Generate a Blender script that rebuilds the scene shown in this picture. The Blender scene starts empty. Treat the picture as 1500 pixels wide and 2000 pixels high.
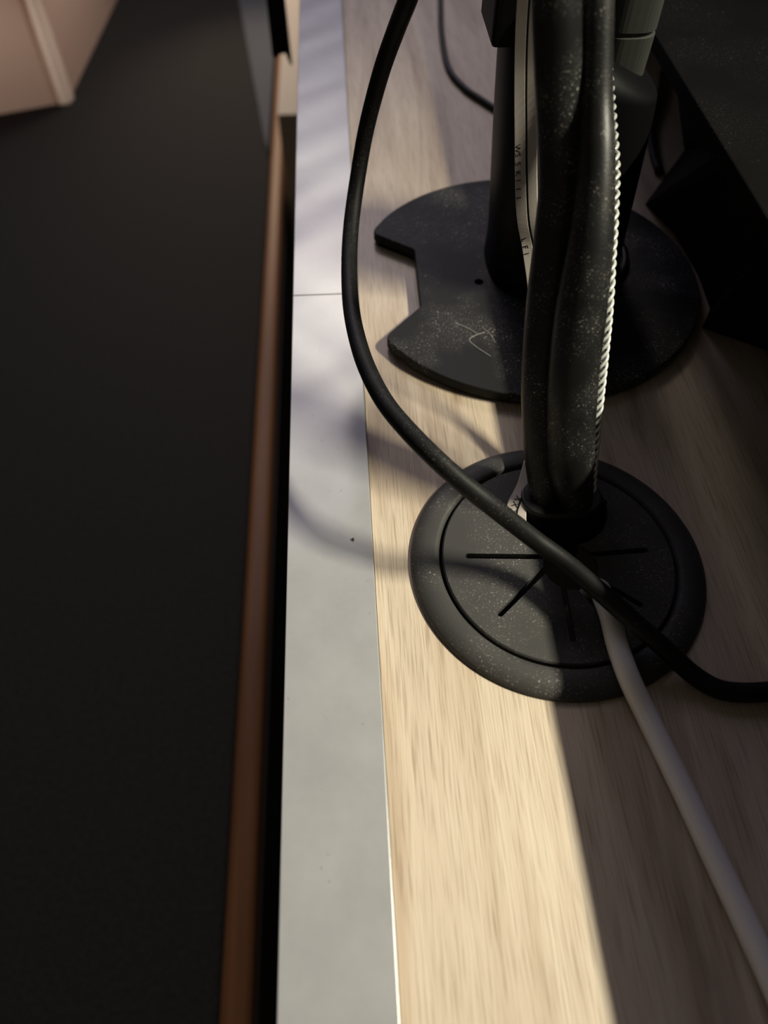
import bpy, bmesh, math, random
from mathutils import Vector, Matrix
random.seed(4)
S = bpy.context.scene
COL = S.collection

# ---------------------------------------------------------------- camera, light, exposure
DX = 0.0                       # desk top lies at z = 0, floor at z = -0.72
cam = bpy.data.cameras.new('camera')
cam.sensor_fit = 'VERTICAL'; cam.sensor_height = 36.0; cam.lens = 25.992
cam.clip_start = 0.01; cam.clip_end = 50
cam.dof.use_dof = True; cam.dof.focus_distance = 0.205; cam.dof.aperture_fstop = 10.0
co = bpy.data.objects.new('camera', cam); COL.objects.link(co)
co.location = (0, 0, 0.175)
co.rotation_euler = (math.radians(90 - 54.668), 0, math.radians(-3.255))
S.camera = co

w = bpy.data.worlds.new('world'); S.world = w; w.use_nodes = True
w.node_tree.nodes['Background'].inputs[0].default_value = (1.0, 0.88, 0.74, 1)
w.node_tree.nodes['Background'].inputs[1].default_value = 0.046

def lamp(name, kind, loc, energy, color, target=None, **kw):
    l = bpy.data.lights.new(name, kind); l.energy = energy; l.color = color
    for k, v in kw.items(): setattr(l, k, v)
    o = bpy.data.objects.new(name, l); COL.objects.link(o); o.location = loc
    if target is not None:
        o.rotation_euler = (Vector(target) - Vector(loc)).to_track_quat('-Z', 'Y').to_euler()
    return o
# warm LED bar, long in the direction of the desk, standing to the right
bar = lamp('desk_lamp_light', 'AREA', (0.514, 0.06, 0.55), 0.84, (1.0, 0.94, 0.75), (0.02, 0.09, 0.0),
     shape='RECTANGLE', size=0.17, size_y=0.016, spread=math.radians(56))
_z = (Vector((0.514, 0.06, 0.55)) - Vector((0.02, 0.06, 0.0))).normalized(); _x = Vector((0, 1, 0)); _y = _z.cross(_x)
bar.rotation_euler = Matrix(((_x.x, _y.x, _z.x), (_x.y, _y.y, _z.y), (_x.z, _y.z, _z.z))).to_euler()
# unseen violet-blue light, added and sized for its reflection in the edge strip
lamp('violet_fill_light', 'AREA', (-0.15, 1.45, 0.98), 5.0, (0.75, 0.69, 1.0), (-0.02, 0.22, 0.0),
     shape='RECTANGLE', size=1.0, size_y=1.05)
# room lamp above the far part of the desk; then unseen fill spots
lamp('room_lamp_light', 'AREA', (-0.05, 1.70, 1.20), 5.0, (1.0, 0.90, 0.78), (0.0, 0.5, 0.0),
     shape='DISK', size=0.35)
lamp('bin_fill_light', 'SPOT', (-0.57, 1.37, 0.10), 10.5, (1.0, 0.87, 0.75), (-0.56, 1.37, -0.4),
     spot_size=math.radians(66), spot_blend=0.3, shadow_soft_size=0.04)  # unseen spot added above the bin to brighten its translucent walls
lamp('rail_fill_light', 'SPOT', (-0.22, 1.85, 0.16), 13.0, (1.0, 0.80, 0.58), (-0.08, 1.16, -0.4),
     spot_size=math.radians(50), spot_blend=1.0, shadow_soft_size=0.02)  # added spot with no visible source, brightens the far rail and beige box

S.view_settings.view_transform = 'Standard'; S.view_settings.look = 'None'
S.view_settings.exposure = 0.0; S.view_settings.gamma = 1.0
S.view_settings.use_curve_mapping = False

# ---------------------------------------------------------------- materials
def mat(name, color, rough=0.5, spec=0.5, metal=0.0, **kw):
    m = bpy.data.materials.new(name); m.use_nodes = True
    b = m.node_tree.nodes['Principled BSDF']
    b.inputs['Base Color'].default_value = (*color, 1)
    b.inputs['Roughness'].default_value = rough
    b.inputs['Specular IOR Level'].default_value = spec
    b.inputs['Metallic'].default_value = metal
    for k, v in kw.items(): b.inputs[k].default_value = v
    return m
def nodes(m): return m.node_tree.nodes, m.node_tree.links, m.node_tree.nodes['Principled BSDF']
def tex(m, kind, scale, coord='Object', stretch=None, **inp):
    N, L, b = nodes(m)
    tc = N.new('ShaderNodeTexCoord'); out = tc.outputs[coord]
    if stretch:
        mp = N.new('ShaderNodeMapping'); mp.inputs['Scale'].default_value = stretch[:3]
        if len(stretch) > 3: mp.inputs['Rotation'].default_value = (0, 0, stretch[3])
        L.new(out, mp.inputs[0]); out = mp.outputs[0]
    t = N.new(kind); t.inputs['Scale'].default_value = scale
    for k, v in inp.items(): t.inputs[k].default_value = v
    L.new(out, t.inputs['Vector'])
    return t
def ramp(m, src, stops):
    N, L, b = nodes(m)
    r = N.new('ShaderNodeValToRGB'); e = r.color_ramp.elements
    while len(e) > len(stops): e.remove(e[-1])
    while len(e) < len(stops): e.new(0.5)
    for x, (p, c) in zip(e, stops):
        x.position = p; x.color = (*c, 1) if not isinstance(c, (int, float)) else (c, c, c, 1)
    L.new(src, r.inputs[0]); return r.outputs[0]
def mix(m, fac, a, b_, blend='MIX'):
    N, L, b = nodes(m)
    x = N.new('ShaderNodeMix'); x.data_type = 'RGBA'; x.blend_type = blend
    for s, v in ((x.inputs[0], fac), (x.inputs[6], a), (x.inputs[7], b_)):
        if isinstance(v, (int, float)): s.default_value = v
        elif isinstance(v, tuple): s.default_value = (*v, 1)
        else: L.new(v, s)
    return x.outputs[2]
def set_base(m, out): nodes(m)[1].new(out, nodes(m)[2].inputs['Base Color'])
def bump(m, out, strength, dist):
    N, L, b = nodes(m)
    n = N.new('ShaderNodeBump'); n.inputs['Strength'].default_value = strength
    n.inputs['Distance'].default_value = dist
    L.new(out, n.inputs['Height']); L.new(n.outputs[0], b.inputs['Normal'])

def dusty(name, color, dust, amount=1.0, rough=0.5, spec=0.35, patch=60.0):
    """Black plastic or rubber with settled dust grains and short fibres."""
    m = mat(name, color, rough, spec)
    g = tex(m, 'ShaderNodeTexNoise', 1900.0, Detail=2.0, Roughness=0.6)
    grains = ramp(m, g.outputs['Fac'], [(0.60, 0.0), (0.72, 1.0)])
    v = tex(m, 'ShaderNodeTexVoronoi', 520.0)
    dots = ramp(m, v.outputs['Distance'], [(0.10, 1.0), (0.20, 0.0)])
    f = tex(m, 'ShaderNodeTexNoise', 420.0, Detail=1.0, Distortion=2.5)
    fib = ramp(m, f.outputs['Fac'], [(0.492, 0.0), (0.5, 0.55), (0.508, 0.0)])
    p = tex(m, 'ShaderNodeTexNoise', patch, Detail=3.0)
    where = ramp(m, p.outputs['Fac'], [(0.40, 0.0), (0.66, 1.0)])
    keep = tex(m, 'ShaderNodeTexNoise', 330.0, Detail=0.0)
    few = ramp(m, keep.outputs['Fac'], [(0.58, 0.0), (0.66, 1.0)])
    d1 = mix(m, 1.0, dots, few, 'MULTIPLY')
    fb = mix(m, 1.0, fib, few, 'MULTIPLY')
    s = mix(m, 1.0, grains, d1, 'LIGHTEN')
    s = mix(m, 1.0, s, fb, 'LIGHTEN')
    s = mix(m, 1.0, s, where, 'MULTIPLY')
    s = mix(m, 1.0, s, (amount,) * 3, 'MULTIPLY')
    haze = mix(m, 1.0, where, (0.035 * amount,) * 3, 'MULTIPLY')
    base = mix(m, haze, color, dust)
    set_base(m, mix(m, s, base, dust))
    bump(m, g.outputs['Fac'], 0.25, 0.0002)
    return m

# wood laminate: long grain along the desk with slanting cathedral bands and short dark pores
WOOD = mat('light_oak_laminate', (0.55, 0.45, 0.33), 0.42, 0.35)
def build_wood(m):
    a = tex(m, 'ShaderNodeTexNoise', 1.0, stretch=(190, 7, 190, 0.07), Detail=5.0, Roughness=0.62, Distortion=0.4)
    b = tex(m, 'ShaderNodeTexNoise', 1.0, stretch=(34, 3.2, 34, 0.10), Detail=3.0, Roughness=0.5, Distortion=1.6)
    c = tex(m, 'ShaderNodeTexNoise', 1.0, stretch=(2200, 60, 2200, 0.07), Detail=2.0, Roughness=0.6)
    d = tex(m, 'ShaderNodeTexNoise', 1.0, stretch=(1100, 30, 1100, 0.07), Detail=2.0)
    base = ramp(m, a.outputs['Fac'], [(0.25, (0.53, 0.435, 0.33)), (0.5, (0.60, 0.505, 0.39)), (0.75, (0.65, 0.56, 0.44))])
    band = ramp(m, b.outputs['Fac'], [(0.34, (0.60, 0.54, 0.49)), (0.44, (0.88, 0.85, 0.82)), (0.50, (1, 1, 1))])
    col = mix(m, 0.9, base, band, 'MULTIPLY')
    pore = ramp(m, c.outputs['Fac'], [(0.36, (0.58, 0.52, 0.46)), (0.50, (1, 1, 1))])
    col = mix(m, 0.5, col, pore, 'MULTIPLY')
    pore2 = ramp(m, d.outputs['Fac'], [(0.30, (0.58, 0.5, 0.44)), (0.40, (1, 1, 1))])
    col = mix(m, 0.38, col, pore2, 'MULTIPLY')
    set_base(m, col)
    bump(m, c.outputs['Fac'], 0.35, 0.0003)
build_wood(WOOD)

STRIP = mat('grey_white_plastic', (0.34, 0.345, 0.36), 0.30, 1.0)
def build_strip(m):
    n = tex(m, 'ShaderNodeTexNoise', 90.0, Detail=4.0, Roughness=0.6)
    c = ramp(m, n.outputs['Fac'], [(0.3, (0.31, 0.313, 0.322)), (0.7, (0.355, 0.358, 0.365))])
    s = tex(m, 'ShaderNodeTexNoise', 420.0, Detail=2.0)
    sm = ramp(m, s.outputs['Fac'], [(0.22, (0.6, 0.58, 0.57)), (0.28, (1, 1, 1))])
    set_base(m, mix(m, 0.7, c, sm, 'MULTIPLY'))
    wv = tex(m, 'ShaderNodeTexWave', 1.0, stretch=(9, 26, 1, 0.35), Distortion=2.0, Detail=1.0)
    bump(m, wv.outputs['Fac'], 0.22, 0.0006)
build_strip(STRIP)

GROM = dusty('dusty_black_grommet_plastic', (0.047, 0.046, 0.044), (0.55, 0.53, 0.50), 0.5, 0.55, 0.25, 70)
PLATE = dusty('dusty_black_steel', (0.016, 0.016, 0.0165), (0.60, 0.57, 0.53), 0.95, 0.55, 0.12, 45)
SLEEVE = dusty('dusty_black_cable_jacket', (0.009, 0.0088, 0.0088), (0.55, 0.53, 0.5), 0.6, 0.42, 0.35, 90)
CABLE = dusty('black_cable_jacket', (0.007, 0.007, 0.007), (0.40, 0.38, 0.36), 0.25, 0.55, 0.2, 80)
NECK = mat('satin_black_metal', (0.004, 0.004, 0.005), 0.5, 0.12)
SLAB = dusty('dusty_matte_black', (0.0038, 0.0038, 0.0036), (0.16, 0.16, 0.155), 0.24, 0.8, 0.05, 40)
BLACK = mat('matte_black', (0.004, 0.004, 0.004), 0.8, 0.08)
CUFF = mat('black_rubber', (0.012, 0.012, 0.012), 0.35, 0.5)
GREY = mat('grey_metal', (0.065, 0.067, 0.060), 0.55, 0.25)
WHITE = mat('white_pvc_cable', (0.82, 0.79, 0.75), 0.35, 0.5)
FLATM = mat('grey_white_ribbon', (0.50, 0.45, 0.40), 0.5, 0.4)
INK = mat('black_ink', (0.01, 0.01, 0.01), 0.6, 0.2)
BRAID = mat('silvery_braid', (0.78, 0.80, 0.76), 0.22, 0.8, 0.25)
BRAIDC = mat('dark_braid_core', (0.06, 0.065, 0.06), 0.4, 0.5)
BIN = mat('peach_translucent_plastic', (0.62, 0.44, 0.36), 0.38, 0.4)
def translucent(m, color, fac):
    N, L, b = nodes(m); t = N.new('ShaderNodeBsdfTranslucent'); t.inputs[0].default_value = (*color, 1)
    mx = N.new('ShaderNodeMixShader'); mx.inputs[0].default_value = fac
    L.new(b.outputs[0], mx.inputs[1]); L.new(t.outputs[0], mx.inputs[2]); L.new(mx.outputs[0], N['Material Output'].inputs[0])
translucent(BIN, (0.62, 0.46, 0.38), 0.5)
RIB = mat('pale_peach_plastic', (0.74, 0.60, 0.52), 0.35, 0.4); translucent(RIB, (0.97, 0.90, 0.84), 0.85)
BEDM = mat('dark_grey_fabric', (0.030, 0.030, 0.029), 0.95, 0.1)
def build_bed(m):
    n = tex(m, 'ShaderNodeTexNoise', 260.0, Detail=3.0)
    set_base(m, ramp(m, n.outputs['Fac'], [(0.3, (0.031, 0.030, 0.026)), (0.7, (0.045, 0.043, 0.038))]))
    bump(m, n.outputs['Fac'], 0.4, 0.001)
build_bed(BEDM)
RAIL = mat('varnished_brown_wood', (0.22, 0.105, 0.045), 0.45, 0.2)
def build_rail(m):
    n = tex(m, 'ShaderNodeTexNoise', 1.0, stretch=(160, 5, 160), Detail=3.0)
    set_base(m, ramp(m, n.outputs['Fac'], [(0.3, (0.17, 0.074, 0.028)), (0.7, (0.29, 0.130, 0.050))]))
build_rail(RAIL)
SIDE = mat('dark_brown_bed_side', (0.030, 0.022, 0.018), 0.6, 0.3)
SLATE = mat('slate_grey', (0.115, 0.12, 0.127), 0.9, 0.1)
BEIGE = mat('beige_board', (0.62, 0.53, 0.40), 0.6, 0.3)
FLOOR = mat('dark_carpet', (0.02, 0.019, 0.018), 0.95, 0.05)
def build_floor(m):
    n = tex(m, 'ShaderNodeTexNoise', 180.0, Detail=3.0)
    set_base(m, ramp(m, n.outputs['Fac'], [(0.3, (0.014, 0.013, 0.012)), (0.7, (0.028, 0.027, 0.025))]))
build_floor(FLOOR)
DUST = mat('pale_dust_fibre', (0.6, 0.58, 0.55), 0.8, 0.1)

# ---------------------------------------------------------------- builders
def obj(name, bm, m, parent=None, smooth=False, bevel=0.0, seg=2):
    me = bpy.data.meshes.new(name)
    bmesh.ops.recalc_face_normals(bm, faces=bm.faces)
    bm.to_mesh(me); bm.free()
    if smooth:
        for p in me.polygons: p.use_smooth = True
    me.materials.append(m)
    o = bpy.data.objects.new(name, me); COL.objects.link(o)
    if bevel:
        b = o.modifiers.new('bevel', 'BEVEL'); b.width = bevel; b.segments = seg
        b.limit_method = 'ANGLE'; b.angle_limit = math.radians(35)
    if parent: o.parent = parent; o.matrix_parent_inverse = Matrix.Translation(-parent.location)
    return o
def tag(o, label, cat, group=None):
    o['label'] = label; o['category'] = cat
    if group: o['group'] = group
    return o
def thing(name, loc, label, cat, group=None):
    o = bpy.data.objects.new(name, None); COL.objects.link(o); o.location = loc
    o.empty_display_size = 0.01
    return tag(o, label, cat, group)
def box(bm, x0, x1, y0, y1, z0, z1):
    r = bmesh.ops.create_cube(bm, size=1.0)
    for v in r['verts']:
        v.co = Vector((x0 + (v.co.x + .5) * (x1 - x0), y0 + (v.co.y + .5) * (y1 - y0), z0 + (v.co.z + .5) * (z1 - z0)))
    return bm
def boxed(*a): return box(bmesh.new(), *a)
def prism(poly, z0, z1, bm=None):
    bm = bm or bmesh.new()
    lo = [bm.verts.new((x, y, z0)) for x, y in poly]; hi = [bm.verts.new((x, y, z1)) for x, y in poly]
    n = len(poly)
    bm.faces.new(lo[::-1]); bm.faces.new(hi)
    for i in range(n): bm.faces.new((lo[i], lo[(i + 1) % n], hi[(i + 1) % n], hi[i]))
    return bm
def smooth_path(pts, k=8):
    P = [Vector(p) for p in pts]; P = [2 * P[0] - P[1]] + P + [2 * P[-1] - P[-2]]
    out = []
    for i in range(1, len(P) - 2):
        a, b, c, d = P[i - 1:i + 3]
        for j in range(k):
            t = j / k
            out.append(0.5 * ((2 * b) + (c - a) * t + (2 * a - 5 * b + 4 * c - d) * t * t + (3 * b - a - 3 * c + d) * t ** 3))
    out.append(P[-2]); return out
def frames(path):
    T = [(path[min(i + 1, len(path) - 1)] - path[max(i - 1, 0)]).normalized() for i in range(len(path))]
    n = T[0].orthogonal().normalized(); F = []
    for t in T:
        n = (n - t * n.dot(t)).normalized(); F.append((t, n, t.cross(n)))
    return F
def tube(path, r, seg=16, bm=None, cap=True):
    bm = bm or bmesh.new(); F = frames(path); rings = []
    for i, (p, (t, n, b)) in enumerate(zip(path, F)):
        rr = r(i / (len(path) - 1)) if callable(r) else r
        rings.append([bm.verts.new(p + (n * math.cos(a) + b * math.sin(a)) * rr) for a in [2 * math.pi * k / seg for k in range(seg)]])
    for A, B in zip(rings, rings[1:]):
        for k in range(seg): bm.faces.new((A[k], A[(k + 1) % seg], B[(k + 1) % seg], B[k]))
    if cap: bm.faces.new(rings[0][::-1]); bm.faces.new(rings[-1])
    return bm
def loft(rings, bm=None):
    bm = bm or bmesh.new()
    R = [[bm.verts.new(p) for p in r] for r in rings]; n = len(R[0])
    for A, B in zip(R, R[1:]):
        for k in range(n): bm.faces.new((A[k], A[(k + 1) % n], B[(k + 1) % n], B[k]))
    bm.faces.new(R[0][::-1]); bm.faces.new(R[-1]); return bm
def ell(cx, cy, z, rx, ry, n=48, p=2.0, tilt=0.0):
    out = []
    for k in range(n):
        a = 2 * math.pi * k / n; c, s = math.cos(a), math.sin(a)
        x = rx * math.copysign(abs(c) ** (2 / p), c); y = ry * math.copysign(abs(s) ** (2 / p), s)
        out.append((cx + x, cy + y, z + tilt * x))
    return out
def lathe(cx, cy, prof, n=96, bm=None):
    bm = bm or bmesh.new()
    return loft([ell(cx, cy, z, r, r, n) for r, z in prof], bm)
def ring_lathe(cx, cy, prof, n=128):
    """closed profile turned about the vertical through (cx, cy)"""
    bm = bmesh.new(); R = []
    for k in range(n):
        a = 2 * math.pi * k / n
        R.append([bm.verts.new((cx + r * math.cos(a), cy + r * math.sin(a), z)) for r, z in prof])
    m = len(prof)
    for k in range(n):
        A, B = R[k], R[(k + 1) % n]
        for j in range(m): bm.faces.new((A[j], A[(j + 1) % m], B[(j + 1) % m], B[j]))
    return bm
def baked(o):
    """modifiers turned into plain mesh"""
    dg = bpy.context.evaluated_depsgraph_get(); dg.update()
    me = bpy.data.meshes.new_from_object(o.evaluated_get(dg)); o.modifiers.clear()
    o.data = me; return o
def cut(o, cutters):
    tmp = []
    for bm in cutters:
        me = bpy.data.meshes.new('cut'); bmesh.ops.recalc_face_normals(bm, faces=bm.faces); bm.to_mesh(me); bm.free()
        c = bpy.data.objects.new('cut', me); COL.objects.link(c); tmp.append(c)
        b = o.modifiers.new('cut', 'BOOLEAN'); b.operation = 'DIFFERENCE'; b.object = c; b.solver = 'EXACT'
    baked(o)
    for c in tmp: bpy.data.objects.remove(c)
    return o
def rounded(poly, radii, n=6):
    out = []; N = len(poly)
    for i, (p, r) in enumerate(zip(poly, radii)):
        p = Vector(p); a = Vector(poly[i - 1]); b = Vector(poly[(i + 1) % N])
        if r <= 0: out.append(tuple(p)); continue
        u = (a - p).normalized(); v = (b - p).normalized(); th = u.angle(v)
        d = min(r / math.tan(th / 2), (a - p).length * .49, (b - p).length * .49); 
        s, e = p + u * d, p + v * d
        for k in range(n + 1):
            t = k / n; out.append(tuple(s * (1 - t) ** 2 + p * 2 * t * (1 - t) + e * t * t))
    return out

# ---------------------------------------------------------------- setting
fl = obj('floor', boxed(-2.6, 1.6, -1.2, 3.6, -0.78, -0.72), FLOOR); fl['kind'] = 'structure'
wl = obj('wall_back', boxed(-2.6, 1.6, 3.6, 3.7, -0.72, 1.7), mat('dim_painted_wall', (0.10, 0.095, 0.09), 0.9, 0.1)); wl['kind'] = 'structure'

# ---------------------------------------------------------------- desk
desk = thing('desk', (0.35, 0.5, -0.72), 'long desk with pale oak-look top and grey-white strip along its left edge', 'desk')
top = obj('desk_top', boxed(0.0034, 0.74, -0.45, 1.35, -0.025, 0.0), WOOD, desk)
cut(top, [lathe(0.0535, 0.104, [(0.0325, -0.04), (0.0325, 0.02)], 64)])
e1 = obj('edge_strip', boxed(-0.0204, 0.0032, -0.45, 0.2188, -0.025, 0.003), STRIP, desk, bevel=0.00025)
e2 = obj('edge_strip', boxed(-0.0204, 0.0032, 0.2190, 1.35, -0.025, 0.003), STRIP, desk, bevel=0.00025)
for x, y in ((0.02, -0.42), (0.70, -0.42), (0.02, 1.28), (0.70, 1.28)):
    obj('leg', boxed(x, x + 0.04, y, y + 0.04, -0.72, -0.025), BLACK, desk, bevel=0.003)

# ---------------------------------------------------------------- grommet
gx, gy = 0.0535, 0.104
g = thing('cable_grommet', (gx, gy, 0), 'round dusty black plastic desk grommet with slit rubber centre', 'grommet')
obj('outer_ring', ring_lathe(gx, gy, [(0.0324, 0.0), (0.0402, 0.0), (0.0402, 0.0008), (0.0394, 0.0017), (0.0380, 0.0026), (0.0362, 0.0031),
     (0.0338, 0.0031), (0.0326, 0.0028), (0.0323, 0.0015), (0.0318, -0.015), (0.0312, -0.015), (0.0312, -0.002), (0.0324, -0.002)]), GROM, g, smooth=False)
for p in bpy.data.objects['outer_ring'].data.polygons: p.use_smooth = True
mem = obj('slit_membrane', lathe(gx, gy, [(0.0306, 0.0012), (0.0316, 0.0016), (0.0316, 0.0026), (0.0312, 0.0030)], 128), GROM, g)
def slot(ang, r0=0.004, r1=0.0245, hw=0.0008):
    a = math.radians(ang); c, s = math.cos(a), math.sin(a)
    pl = [(r0, -hw), (r1, -hw)] + [(r1 + hw * math.cos(t), hw * math.sin(t)) for t in (-1.0, -.5, 0, .5, 1.0)] + [(r1, hw), (r0, hw)]
    return prism([(gx + x * c - y * s, gy + x * s + y * c) for x, y in pl], -0.01, 0.01)
cut(mem, [slot(a) for a in (176, 222, 268, 320, 2, 46, 92, 133)]
    + [lathe(0.0578, 0.1205, [(0.0130, -0.01), (0.0130, 0.01)], 48), lathe(gx + 0.003, gy - 0.003, [(0.0075, -0.01), (0.0075, 0.01)], 40),
       prism([(0.0585, 0.1000), (0.0545, 0.0980), (0.0605, 0.0870), (0.0650, 0.0880)], -0.01, 0.01)])
obj('socket_wall', ring_lathe(gx, gy, [(0.0310, -0.03), (0.0300, -0.03), (0.0300, -0.0025), (0.0310, -0.0025)], 64), BLACK, g)

# ---------------------------------------------------------------- stand with notched round base
bx, by, br = 0.0645, 0.2245, 0.0622
st = thing('equipment_stand', (bx, by, 0), 'black stand with a notched round base plate and broad leaning neck', 'stand')
def arc(a0, a1, n): return [(bx + br * math.cos(math.radians(a0 + (a1 - a0) * k / n)), by + br * math.sin(math.radians(a0 + (a1 - a0) * k / n))) for k in range(n + 1)]
outline = arc(-149.5, -149.5, 1)[:1] + arc(-139, 142, 90) + arc(153, 153, 1)[:1]
poly = outline + [(0.0252, 0.2410), (0.0247, 0.2085)]
rad = [0.0] * len(poly); rad[0] = 0.0045; rad[-3] = 0.0045; rad[-2] = 0.003; rad[-1] = 0.0006
base = obj('base_plate', prism(rounded(poly, rad), 0.0009, 0.0048), PLATE, st, bevel=0.0006, seg=3)
baked(base)
cut(base, [lathe(0.0470, 0.2205, [(0.0017, -0.01), (0.0017, 0.02)], 24)])
obj('foot_pad', prism([(bx + (x - bx) * .985, by + (y - by) * .985) for x, y in rounded(poly, rad)], 0.0, 0.0009), BLACK, st)
rings = []
for k in range(13):
    t = k / 12; z = 0.0048 + t * (0.079 - 0.0048)
    e = 1.0 + 0.05 * math.exp(-((t) / 0.08) ** 2)
    rings.append(ell(0.0752 - 0.0040 * t, 0.2315 + 0.003 * t, z, 0.0232 * e + 0.0012 * t, 0.0230 * e, 48, 2.6, tilt=-0.50 * t ** 6))
neck = obj('neck', loft(rings), NECK, st, smooth=True)
obj('collar', ring_lathe(0.0780, 0.235, [(0.0240, 0.0048), (0.0268, 0.0048), (0.0264, 0.0066), (0.0240, 0.0074)], 64), NECK, st, smooth=True)
obj('cable_clip', prism(rounded([(0.0425, 0.222), (0.060, 0.222), (0.060, 0.246), (0.0425, 0.246)], [0.002] * 4, 3), 0.0815, 0.105), NECK, st, bevel=0.0012)
obj('upper_neck', loft([ell(0.062, 0.240, 0.0825, 0.0135, 0.018, 40, 2.6), ell(0.064, 0.262, 0.30, 0.0135, 0.016, 40, 2.6)]), NECK, st, smooth=True)
hg = obj('hinge', loft([ell(0.0850, 0.238, z, r, r * 1.05, 40, 3.0) for z, r in ((0.0690, 0.0076), (0.0800, 0.0079), (0.0803, 0.0073), (0.0812, 0.0073), (0.0815, 0.0079), (0.15, 0.0082))]), GREY, st)

# ---------------------------------------------------------------- dark device on the right
dv = thing('black_device', (0.19, 0.245, 0), 'flat black device with dusty overhanging top, right of the stand', 'device')
obj('top_slab', prism(rounded([(0.1028, -0.25), (0.36, -0.25), (0.36, 0.62), (0.1028, 0.62)], [0.004] * 4), 0.0640, 0.0690), SLAB, dv, bevel=0.0006)
FP = [(0.1510, 0.3120), (0.1228, 0.2720), (0.1290, 0.2520), (0.1305, 0.2250), (0.1290, 0.2060), (0.1232, 0.1965), (0.1450, 0.1815), (0.34, 0.085), (0.34, 0.44), (0.22, 0.42)]
TP = [(0.1045, 0.2360), (0.1120, 0.2020), (0.1125, 0.1930), (0.1130, 0.1830), (0.1130, 0.1740), (0.1130, 0.1640), (0.1300, 0.1300), (0.34, 0.06), (0.34, 0.46), (0.20, 0.38)]
obj('body', loft([[(x, y, 0.0005) for x, y in FP], [(x, y, 0.0640) for x, y in TP]]), BLACK, dv)
obj('foot_pad', prism([(0.15, 0.2), (0.32, 0.12), (0.32, 0.40), (0.15, 0.30)], 0.0, 0.0005), BLACK, dv)

# ---------------------------------------------------------------- cable bundle standing in the grommet
LL = [(0.0525,0.1215,-0.020),(0.0530,0.1212,0.0020),(0.0514,0.1295,0.0185),(0.0497,0.1384,0.0350),(0.0497,0.1475,0.0525),(0.0507,0.1552,0.0660),(0.0510,0.1608,0.0770),(0.0492,0.1650,0.0890),(0.0463,0.1680,0.1040),(0.0447,0.1700,0.1130),(0.0435,0.1745,0.1240),(0.043,0.182,0.15),(0.047,0.205,0.25),(0.060,0.240,0.42)]
RL = [(0.0622,0.1190,-0.020),(0.0614,0.1192,0.0030),(0.0578,0.1244,0.0195),(0.0555,0.1320,0.0405),(0.0552,0.1388,0.0575),(0.0556,0.1439,0.0700),(0.0559,0.1495,0.0795),(0.0559,0.1560,0.0880),(0.0556,0.1634,0.0960),(0.0540,0.1720,0.1120),(0.0530,0.1780,0.1230),(0.052,0.186,0.15),(0.056,0.212,0.25),(0.070,0.246,0.42)]
def prof(keys):
    keys = [(a * 11 / 13, b) for a, b in keys] + [(1.01, keys[-1][1])]
    def f(t):
        for (a, ra), (b, rb_) in zip(keys, keys[1:]):
            if t <= b: return ra + (rb_ - ra) * (t - a) / (b - a)
        return keys[-1][1]
    return f
tag(obj('thick_cable', tube(smooth_path(LL), prof([(0, .0040), (.10, .0042), (.18, .0054), (.5, .0054), (1, .0048)]), 28), SLEEVE, smooth=True),
    'thick dusty black cable rising from grommet, left one of the upright pair', 'cable', 'thick cables standing in the grommet')
tag(obj('thick_cable', tube(smooth_path(RL), prof([(0, .0042), (.10, .0046), (.18, .0064), (.36, .0062), (.55, .0044), (.75, .0034), (1, .0031)]), 28), SLEEVE, smooth=True),
    'thick dusty black cable rising from grommet, right one beside the silvery braid', 'cable', 'thick cables standing in the grommet')
def cuff():
    def rg(z, cx, cy, rx, ry, tl): return ell(cx, cy, z, rx, ry, 56, 2.5, tl)
    return loft([rg(-0.004, 0.0589, 0.1202, 0.0112, 0.0068, 0), rg(0.0042, 0.0576, 0.1214, 0.0112, 0.0070, 0), rg(0.0060, 0.0574, 0.1218, 0.0115, 0.0073, 0), rg(0.0070, 0.0573, 0.1220, 0.0112, 0.0070, 0)])
tag(obj('cable_cuff', cuff(), CUFF, smooth=False, bevel=0.0003), 'black rubber cuff around the foot of the upright cable pair', 'cuff')

# braided cable on the right flank
BR = [(0.0660,0.1214,0.0025),(0.0658,0.1263,0.0095),(0.0657,0.1309,0.0175),(0.0658,0.1370,0.0275),(0.0656,0.1427,0.0390),(0.0653,0.1487,0.0510),(0.0655,0.1566,0.0605),(0.0656,0.1627,0.0680),(0.0662,0.1713,0.0750),(0.0659,0.1793,0.0810),(0.0654,0.1947,0.0920),(0.0636,0.2043,0.1060),(0.0625,0.212,0.15),(0.064,0.228,0.25),(0.078,0.252,0.42)]
bp = smooth_path(BR, 24)
bt = thing('braided_cable', BR[0], 'thin silvery braided cable along the right side of the thick cables', 'cable')
obj('core', tube(bp, 0.00125, 12), BRAIDC, bt, smooth=True)
def strand(phase, sgn, r=0.00145, pitch=0.0094):
    F = frames(bp); out = []; s = 0
    for i, (p, (t, n, b)) in enumerate(zip(bp, F)):
        if i: s += (p - bp[i - 1]).length
        a = phase + sgn * 2 * math.pi * s / pitch
        out.append(p + (n * math.cos(a) + b * math.sin(a)) * (r + 0.00012 * sgn))
    return out
sb = bmesh.new()
for k in range(4):
    tube(strand(k * math.pi / 2, 1), 0.00050, 6, sb)
so = obj('braid', sb, BRAID, bt, smooth=True); so['label'] = 'silvery braided strands'
sb = bmesh.new()
for k in range(2):
    tube(strand(k * math.pi, -1, 0.00150), 0.00026, 5, sb)
obj('braid', sb, BRAIDC, bt, smooth=True)['label'] = 'dark crossing strands'

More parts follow.
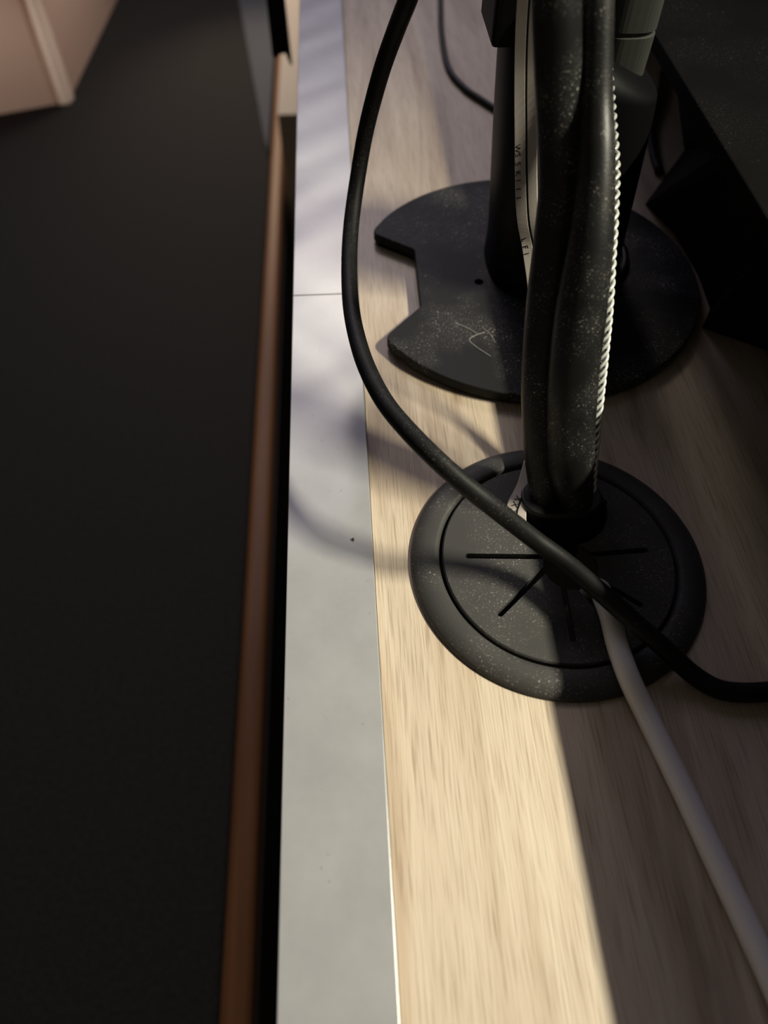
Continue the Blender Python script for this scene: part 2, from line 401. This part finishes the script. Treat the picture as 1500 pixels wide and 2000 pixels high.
# flat light ribbon cable with print, behind the bundle
FL = [(0.0526,0.2503,0.1030),(0.0510,0.2330,0.0985),(0.0500,0.2080,0.0925),(0.0496,0.1950,0.0740),(0.0502,0.1791,0.0580),(0.0512,0.1722,0.0500),(0.0516,0.1617,0.0410),(0.0521,0.1496,0.0255),(0.0500,0.1375,0.0125),(0.0466,0.1265,0.0062),(0.0447,0.1160,0.0045),(0.0465,0.1103,-0.002)]
FL = [(0.045,0.240,0.42),(0.0425,0.214,0.24),(0.0455,0.2110,0.15),(0.0470,0.2110,0.1180),(0.0478,0.2080,0.1030),(0.0482,0.2055,0.0925),(0.0488,0.2020,0.0830),(0.0492,0.1960,0.0740),(0.0497,0.1815,0.0580),(0.0518,0.1760,0.0495),(0.0535,0.1670,0.0400),(0.0545,0.1540,0.0245),(0.0535,0.1400,0.0120),(0.0490,0.1270,0.0065),(0.0440,0.1175,0.0046),(0.0455,0.1090,-0.002)]
fp = smooth_path(FL, 10)
ft = thing('ribbon_cable', FL[-1], 'flat pale grey cable with black print tucked behind the thick cables', 'cable')
WID = Vector((0.88, -0.45, 0.0)).normalized()
def ribbon(o0, o1, th=0.0009):
    bm = bmesh.new(); R = []
    for i, p in enumerate(fp):
        t = (fp[min(i + 1, len(fp) - 1)] - fp[max(i - 1, 0)]).normalized()
        wd = (WID - t * WID.dot(t)).normalized(); nn = wd.cross(t).normalized()
        R.append([bm.verts.new(p + wd * a + nn * b) for a, b in ((o0, -th / 2), (o1, -th / 2), (o1 + .0002, 0), (o1, th / 2), (o0, th / 2), (o0 - .0002, 0))])
    for A, B in zip(R, R[1:]):
        for k in range(6): bm.faces.new((A[k], A[(k + 1) % 6], B[(k + 1) % 6], B[k]))
    bm.faces.new(R[0][::-1]); bm.faces.new(R[-1]); return bm
obj('conductor_band', ribbon(-0.0030, -0.00035), FLATM, ft)
obj('conductor_band', ribbon(0.00035, 0.0026), FLATM, ft)
obj('dark_seam', ribbon(-0.0005, 0.0005, 0.0005), INK, ft)
arcl = [0.0]
for a, b in zip(fp, fp[1:]): arcl.append(arcl[-1] + (b - a).length)
def at_len(d):
    for i in range(1, len(fp) - 1):
        if arcl[i] >= d: return i
    return len(fp) - 2
def printed(text, start, step, size, off):
    """black characters laid one after another along the band"""
    out = bpy.data.meshes.new('printed_text'); total = bmesh.new()
    for k, ch in enumerate(text):
        if ch == ' ': continue
        i = at_len(start + k * step); p = fp[i - 1].lerp(fp[i], (start + k * step - arcl[i - 1]) / max(arcl[i] - arcl[i - 1], 1e-9))
        t = (fp[i] - fp[i - 1]).normalized(); wd = (WID - t * WID.dot(t)).normalized(); nn = wd.cross(t).normalized()
        if nn.dot(Vector((0, 0, 0.175)) - p) < 0: nn = -nn
        cu = bpy.data.curves.new('print', 'FONT'); cu.body = ch; cu.size = size; cu.extrude = 0.00003; cu.align_y = 'CENTER'
        o = bpy.data.objects.new('print', cu); COL.objects.link(o)
        dg = bpy.context.evaluated_depsgraph_get(); me = bpy.data.meshes.new_from_object(o.evaluated_get(dg)); bpy.data.objects.remove(o)
        X = t; Z = nn; Y = Z.cross(X)
        M = Matrix(((X.x, Y.x, Z.x, 0), (X.y, Y.y, Z.y, 0), (X.z, Y.z, Z.z, 0), (0, 0, 0, 1)))
        M.translation = p + wd * off + nn * 0.00051
        me.transform(M); total.from_mesh(me)
    total.to_mesh(out); total.free(); out.materials.append(INK)
    q = bpy.data.objects.new('printed_text', out); COL.objects.link(q); q.parent = ft; q.matrix_parent_inverse = Matrix.Translation(-ft.location)
    q['label'] = 'black printed characters'
L_ = arcl[-1]; BASE = arcl[30]
printed('WSSKIII', BASE + 0.0520, 0.0022, 0.0021, -0.0024)
printed('LEI', BASE + 0.0755, 0.0021, 0.0021, -0.0022)
printed('XXX', L_ - 0.0165, 0.0021, 0.0026, -0.0010)

# ---------------------------------------------------------------- loose cables
DC = [(0.0203,0.2069,0.1080),(0.0182,0.2088,0.1000),(0.0156,0.2156,0.0900),(0.0118,0.2209,0.0770),(0.0074,0.2235,0.0600),(0.0041,0.2180,0.0470),(0.0015,0.2059,0.0390),(0.0003,0.1910,0.0350),(0.0003,0.1732,0.0340),(0.0018,0.1568,0.0350),(0.0043,0.1435,0.0360),(0.0081,0.1317,0.0365),(0.0133,0.1214,0.0370),(0.0189,0.1137,0.0360),(0.0248,0.1086,0.0330),(0.0310,0.1050,0.0290),(0.0380,0.1030,0.0225),(0.0449,0.1003,0.0170),(0.0511,0.0959,0.0145),(0.0564,0.0896,0.0140),(0.0615,0.0833,0.0135),(0.0672,0.0780,0.0110),(0.0734,0.0734,0.0075),(0.0797,0.0685,0.0035),(0.0852,0.0645,0.0027),(0.0912,0.0632,0.0026),(0.0975,0.0631,0.0026),(0.1053,0.0635,0.0026),(0.1162,0.0649,0.0026)]
DC = [(0.030,0.212,0.42),(0.028,0.204,0.24),(0.024,0.206,0.122)] + DC[:-1] + [(0.150,0.066,0.0026),(0.230,0.050,0.0026),(0.345,0.010,0.0026)]
tag(obj('looping_cable', tube(smooth_path(DC, 6), 0.00245, 18), CABLE, smooth=True), 'slim black cable looping over the grey strip and across the grommet', 'cable')
WC = [(0.0610,0.0985,-0.020),(0.0629,0.0952,0.0000),(0.0623,0.0895,0.0048),(0.0624,0.0835,0.0062),(0.0623,0.0764,0.0062),(0.0629,0.0693,0.0060),(0.0643,0.0643,0.0045),(0.0661,0.0591,0.0030),(0.0682,0.0496,0.0028),(0.0703,0.0394,0.0028),(0.0729,0.0256,0.0028),(0.0748,0.0159,0.0028),(0.0766,0.0061,0.0028),(0.0785,-0.0050,0.0028),(0.0810,-0.018,0.0028),(0.100,-0.12,0.0028),(0.105,-0.28,0.0028),(0.115,-0.44,0.0028)]
tag(obj('white_cable', tube(smooth_path(WC, 6), 0.0027, 20), WHITE, smooth=True), 'white round cable leaving the grommet toward the bottom right', 'cable')
TH = [(0.0640,0.60,0.0016),(0.0627,0.5190,0.0016),(0.0589,0.4748,0.0016),(0.0554,0.4354,0.0016),(0.0546,0.3945,0.0016),(0.0598,0.3729,0.0016),(0.0668,0.3599,0.0016),(0.0737,0.3483,0.0016),(0.0819,0.3330,0.0016),(0.0900,0.3150,0.0016)]
tag(obj('thin_cable', tube(smooth_path(TH, 6), 0.0015, 12), CABLE, smooth=True), 'thin black cable bending on the desk behind the stand', 'cable')
SH = [(0.1648,0.3928,0.0020),(0.1514,0.3567,0.0020),(0.1406,0.3311,0.0020),(0.1354,0.3074,0.0020),(0.1340,0.2930,0.0020)]
tag(obj('short_cable', tube(smooth_path(SH, 6), 0.0019, 12), CABLE, smooth=True), 'short dark cable in the gap between stand and black device', 'cable')

# ---------------------------------------------------------------- left side, below the desk
bed = thing('low_bed', (-0.60, 0.55, -0.72), 'low dark grey daybed with brown wooden rim, below the desk on the left', 'bed')
obj('mattress', boxed(-1.15, -0.1055, -0.60, 1.75, -0.52, -0.400), BEDM, bed, bevel=0.004)
obj('wooden_rail', boxed(-0.1052, -0.0842, -0.60, 1.75, -0.50, -0.3960), RAIL, bed, bevel=0.006, seg=3)
obj('side_panel', boxed(-0.0838, -0.0820, -0.60, 1.75, -0.66, -0.412), SIDE, bed)
obj('bed_base', boxed(-1.12, -0.0840, -0.58, 1.73, -0.66, -0.52), SIDE, bed)
for x, y in ((-1.05, -0.5), (-0.18, -0.5), (-1.05, 1.6), (-0.18, 1.6)):
    obj('leg', boxed(x, x + 0.05, y, y + 0.05, -0.72, -0.66), SIDE, bed)
tag(obj('grey_layer', prism([(-0.183, 1.60), (-0.1075, 1.60), (-0.1075, 1.045), (-0.1150, 1.085)][::-1], -0.400, -0.3935), SLATE, bevel=0.002), 'slate grey cloth lying along the wooden rim of the daybed', 'layer')  # thin slate grey wedge on the mattress beside the rail
cx = thing('beige_box', (-0.03, 1.2, -0.72), 'beige cardboard box standing in the gap between daybed and desk', 'box')
obj('carton', boxed(-0.0785, 0.0, 0.935, 1.60, -0.72, -0.2900), BEIGE, cx, bevel=0.002)
obj('lid_flap', boxed(-0.0785, 0.0100, 0.936, 1.599, -0.2898, -0.2870), BEIGE, cx)

strap = thing('hanging_strap', (-0.042, 0.60, -0.09), 'black strap hanging with a forked end off the desk edge', 'strap')
obj('band', (lambda: prism([(-0.0492, -0.0775), (-0.0462, -0.0800), (-0.0440, -0.0770), (-0.0395, -0.0760), (-0.0362, -0.0850), (-0.0352, -0.0840), (-0.0365, 0.004), (-0.0487, 0.004)], 0.599, 0.6015))(), INK, strap)
b_ = bpy.data.objects['band'].data
for v in b_.vertices: v.co = Vector((v.co.x, v.co.z, v.co.y))
obj('clip', boxed(-0.050, -0.0206, 0.596, 0.605, -0.012, 0.006), BLACK, strap, bevel=0.001)

# peach storage bin standing on the daybed
bn = thing('storage_bin', (-0.55, 1.45, -0.40), 'peach translucent plastic storage bin with a ribbed corner on the daybed', 'bin')
def bin_poly(d=0.0):
    a = Vector((-0.4270, 1.2230)); ux = Vector((-0.950, -0.312)).normalized(); uy = Vector((0.045, 1.0)).normalized()
    w_, l_ = 0.36, 0.52
    P_ = [a, a + ux * w_, a + ux * w_ + uy * l_, a + uy * l_]
    c = (P_[0] + P_[2]) / 2
    return [tuple(c + (p - c) * (1 + d)) for p in P_]
def flared(z0, z1, d0, d1, r=0.018):
    lo = rounded(bin_poly(d0), [r] * 4, 5); hi = rounded(bin_poly(d1), [r] * 4, 5)
    return loft([[(x, y, z0) for x, y in lo], [(x, y, z1) for x, y in hi]])
bb = flared(-0.400, -0.10, 0.0, 0.04); bb.faces.ensure_lookup_table()
bmesh.ops.delete(bb, geom=[f for f in bb.faces if all(v.co.z > -0.11 for v in f.verts)], context='FACES_ONLY')
c0 = Vector((*bin_poly(0.0)[0], 0))
bb.faces.ensure_lookup_table()
bmesh.ops.delete(bb, geom=[f for f in bb.faces if len(f.verts) == 4 and (f.calc_center_median().xy - c0.xy).length < 0.024], context='FACES_ONLY')
obj('bin_body', bb, BIN, bn)
c0 = Vector((*bin_poly(0.0)[0], 0)); 
rb = loft([[(c0.x + dx, c0.y + dy, z) for dx, dy in ((-0.018, -0.0095), (0.0035, -0.0065), (0.0075, 0.012), (0.0035, 0.012), (0.0005, -0.003), (-0.016, -0.0075))] for z in (-0.400, -0.10)])
bmesh.ops.delete(rb, geom=[f for f in rb.faces if all(v.co.z > -0.11 for v in f.verts)], context='FACES_ONLY')
obj('corner_rib', rb, RIB, bn)['label'] = 'paler upright corner rib'
# ---------------------------------------------------------------- dust crumbs and hairs
def hair(pts, r=0.00006): return tube(smooth_path(pts, 6), r, 5)
hb = bmesh.new()
for pts in ([(0.0455,0.1935,0.00495),(0.0412,0.1915,0.0050),(0.0397,0.1895,0.0050),(0.0418,0.1860,0.0050),(0.0458,0.1815,0.00495)],
            [(0.0360,0.1985,0.00495),(0.0395,0.1960,0.0050),(0.0425,0.1930,0.00495)], [(0.0452,0.1955,0.00495),(0.0472,0.1920,0.0050),(0.0482,0.188,0.00495)]):
    tube(smooth_path(pts, 6), 0.00008, 5, hb)
ho = obj('dust_hairs', hb, DUST); tag(ho, 'pale dust hairs lying on the notched base plate', 'dust'); ho['kind'] = 'stuff'
cb = bmesh.new(); r = bmesh.ops.create_icosphere(cb, subdivisions=1, radius=0.00045, matrix=Matrix.Translation((-0.0022, 0.1128, 0.0033)))
for v in r['verts']: v.co += Vector((random.uniform(-1, 1), random.uniform(-1, 1), 0)) * 0.00015
tag(obj('crumb', cb, mat('grey_crumb', (0.10, 0.095, 0.09), 0.9, 0.1)), 'tiny grey crumb on the grey-white strip beside the loop shadow', 'crumb')
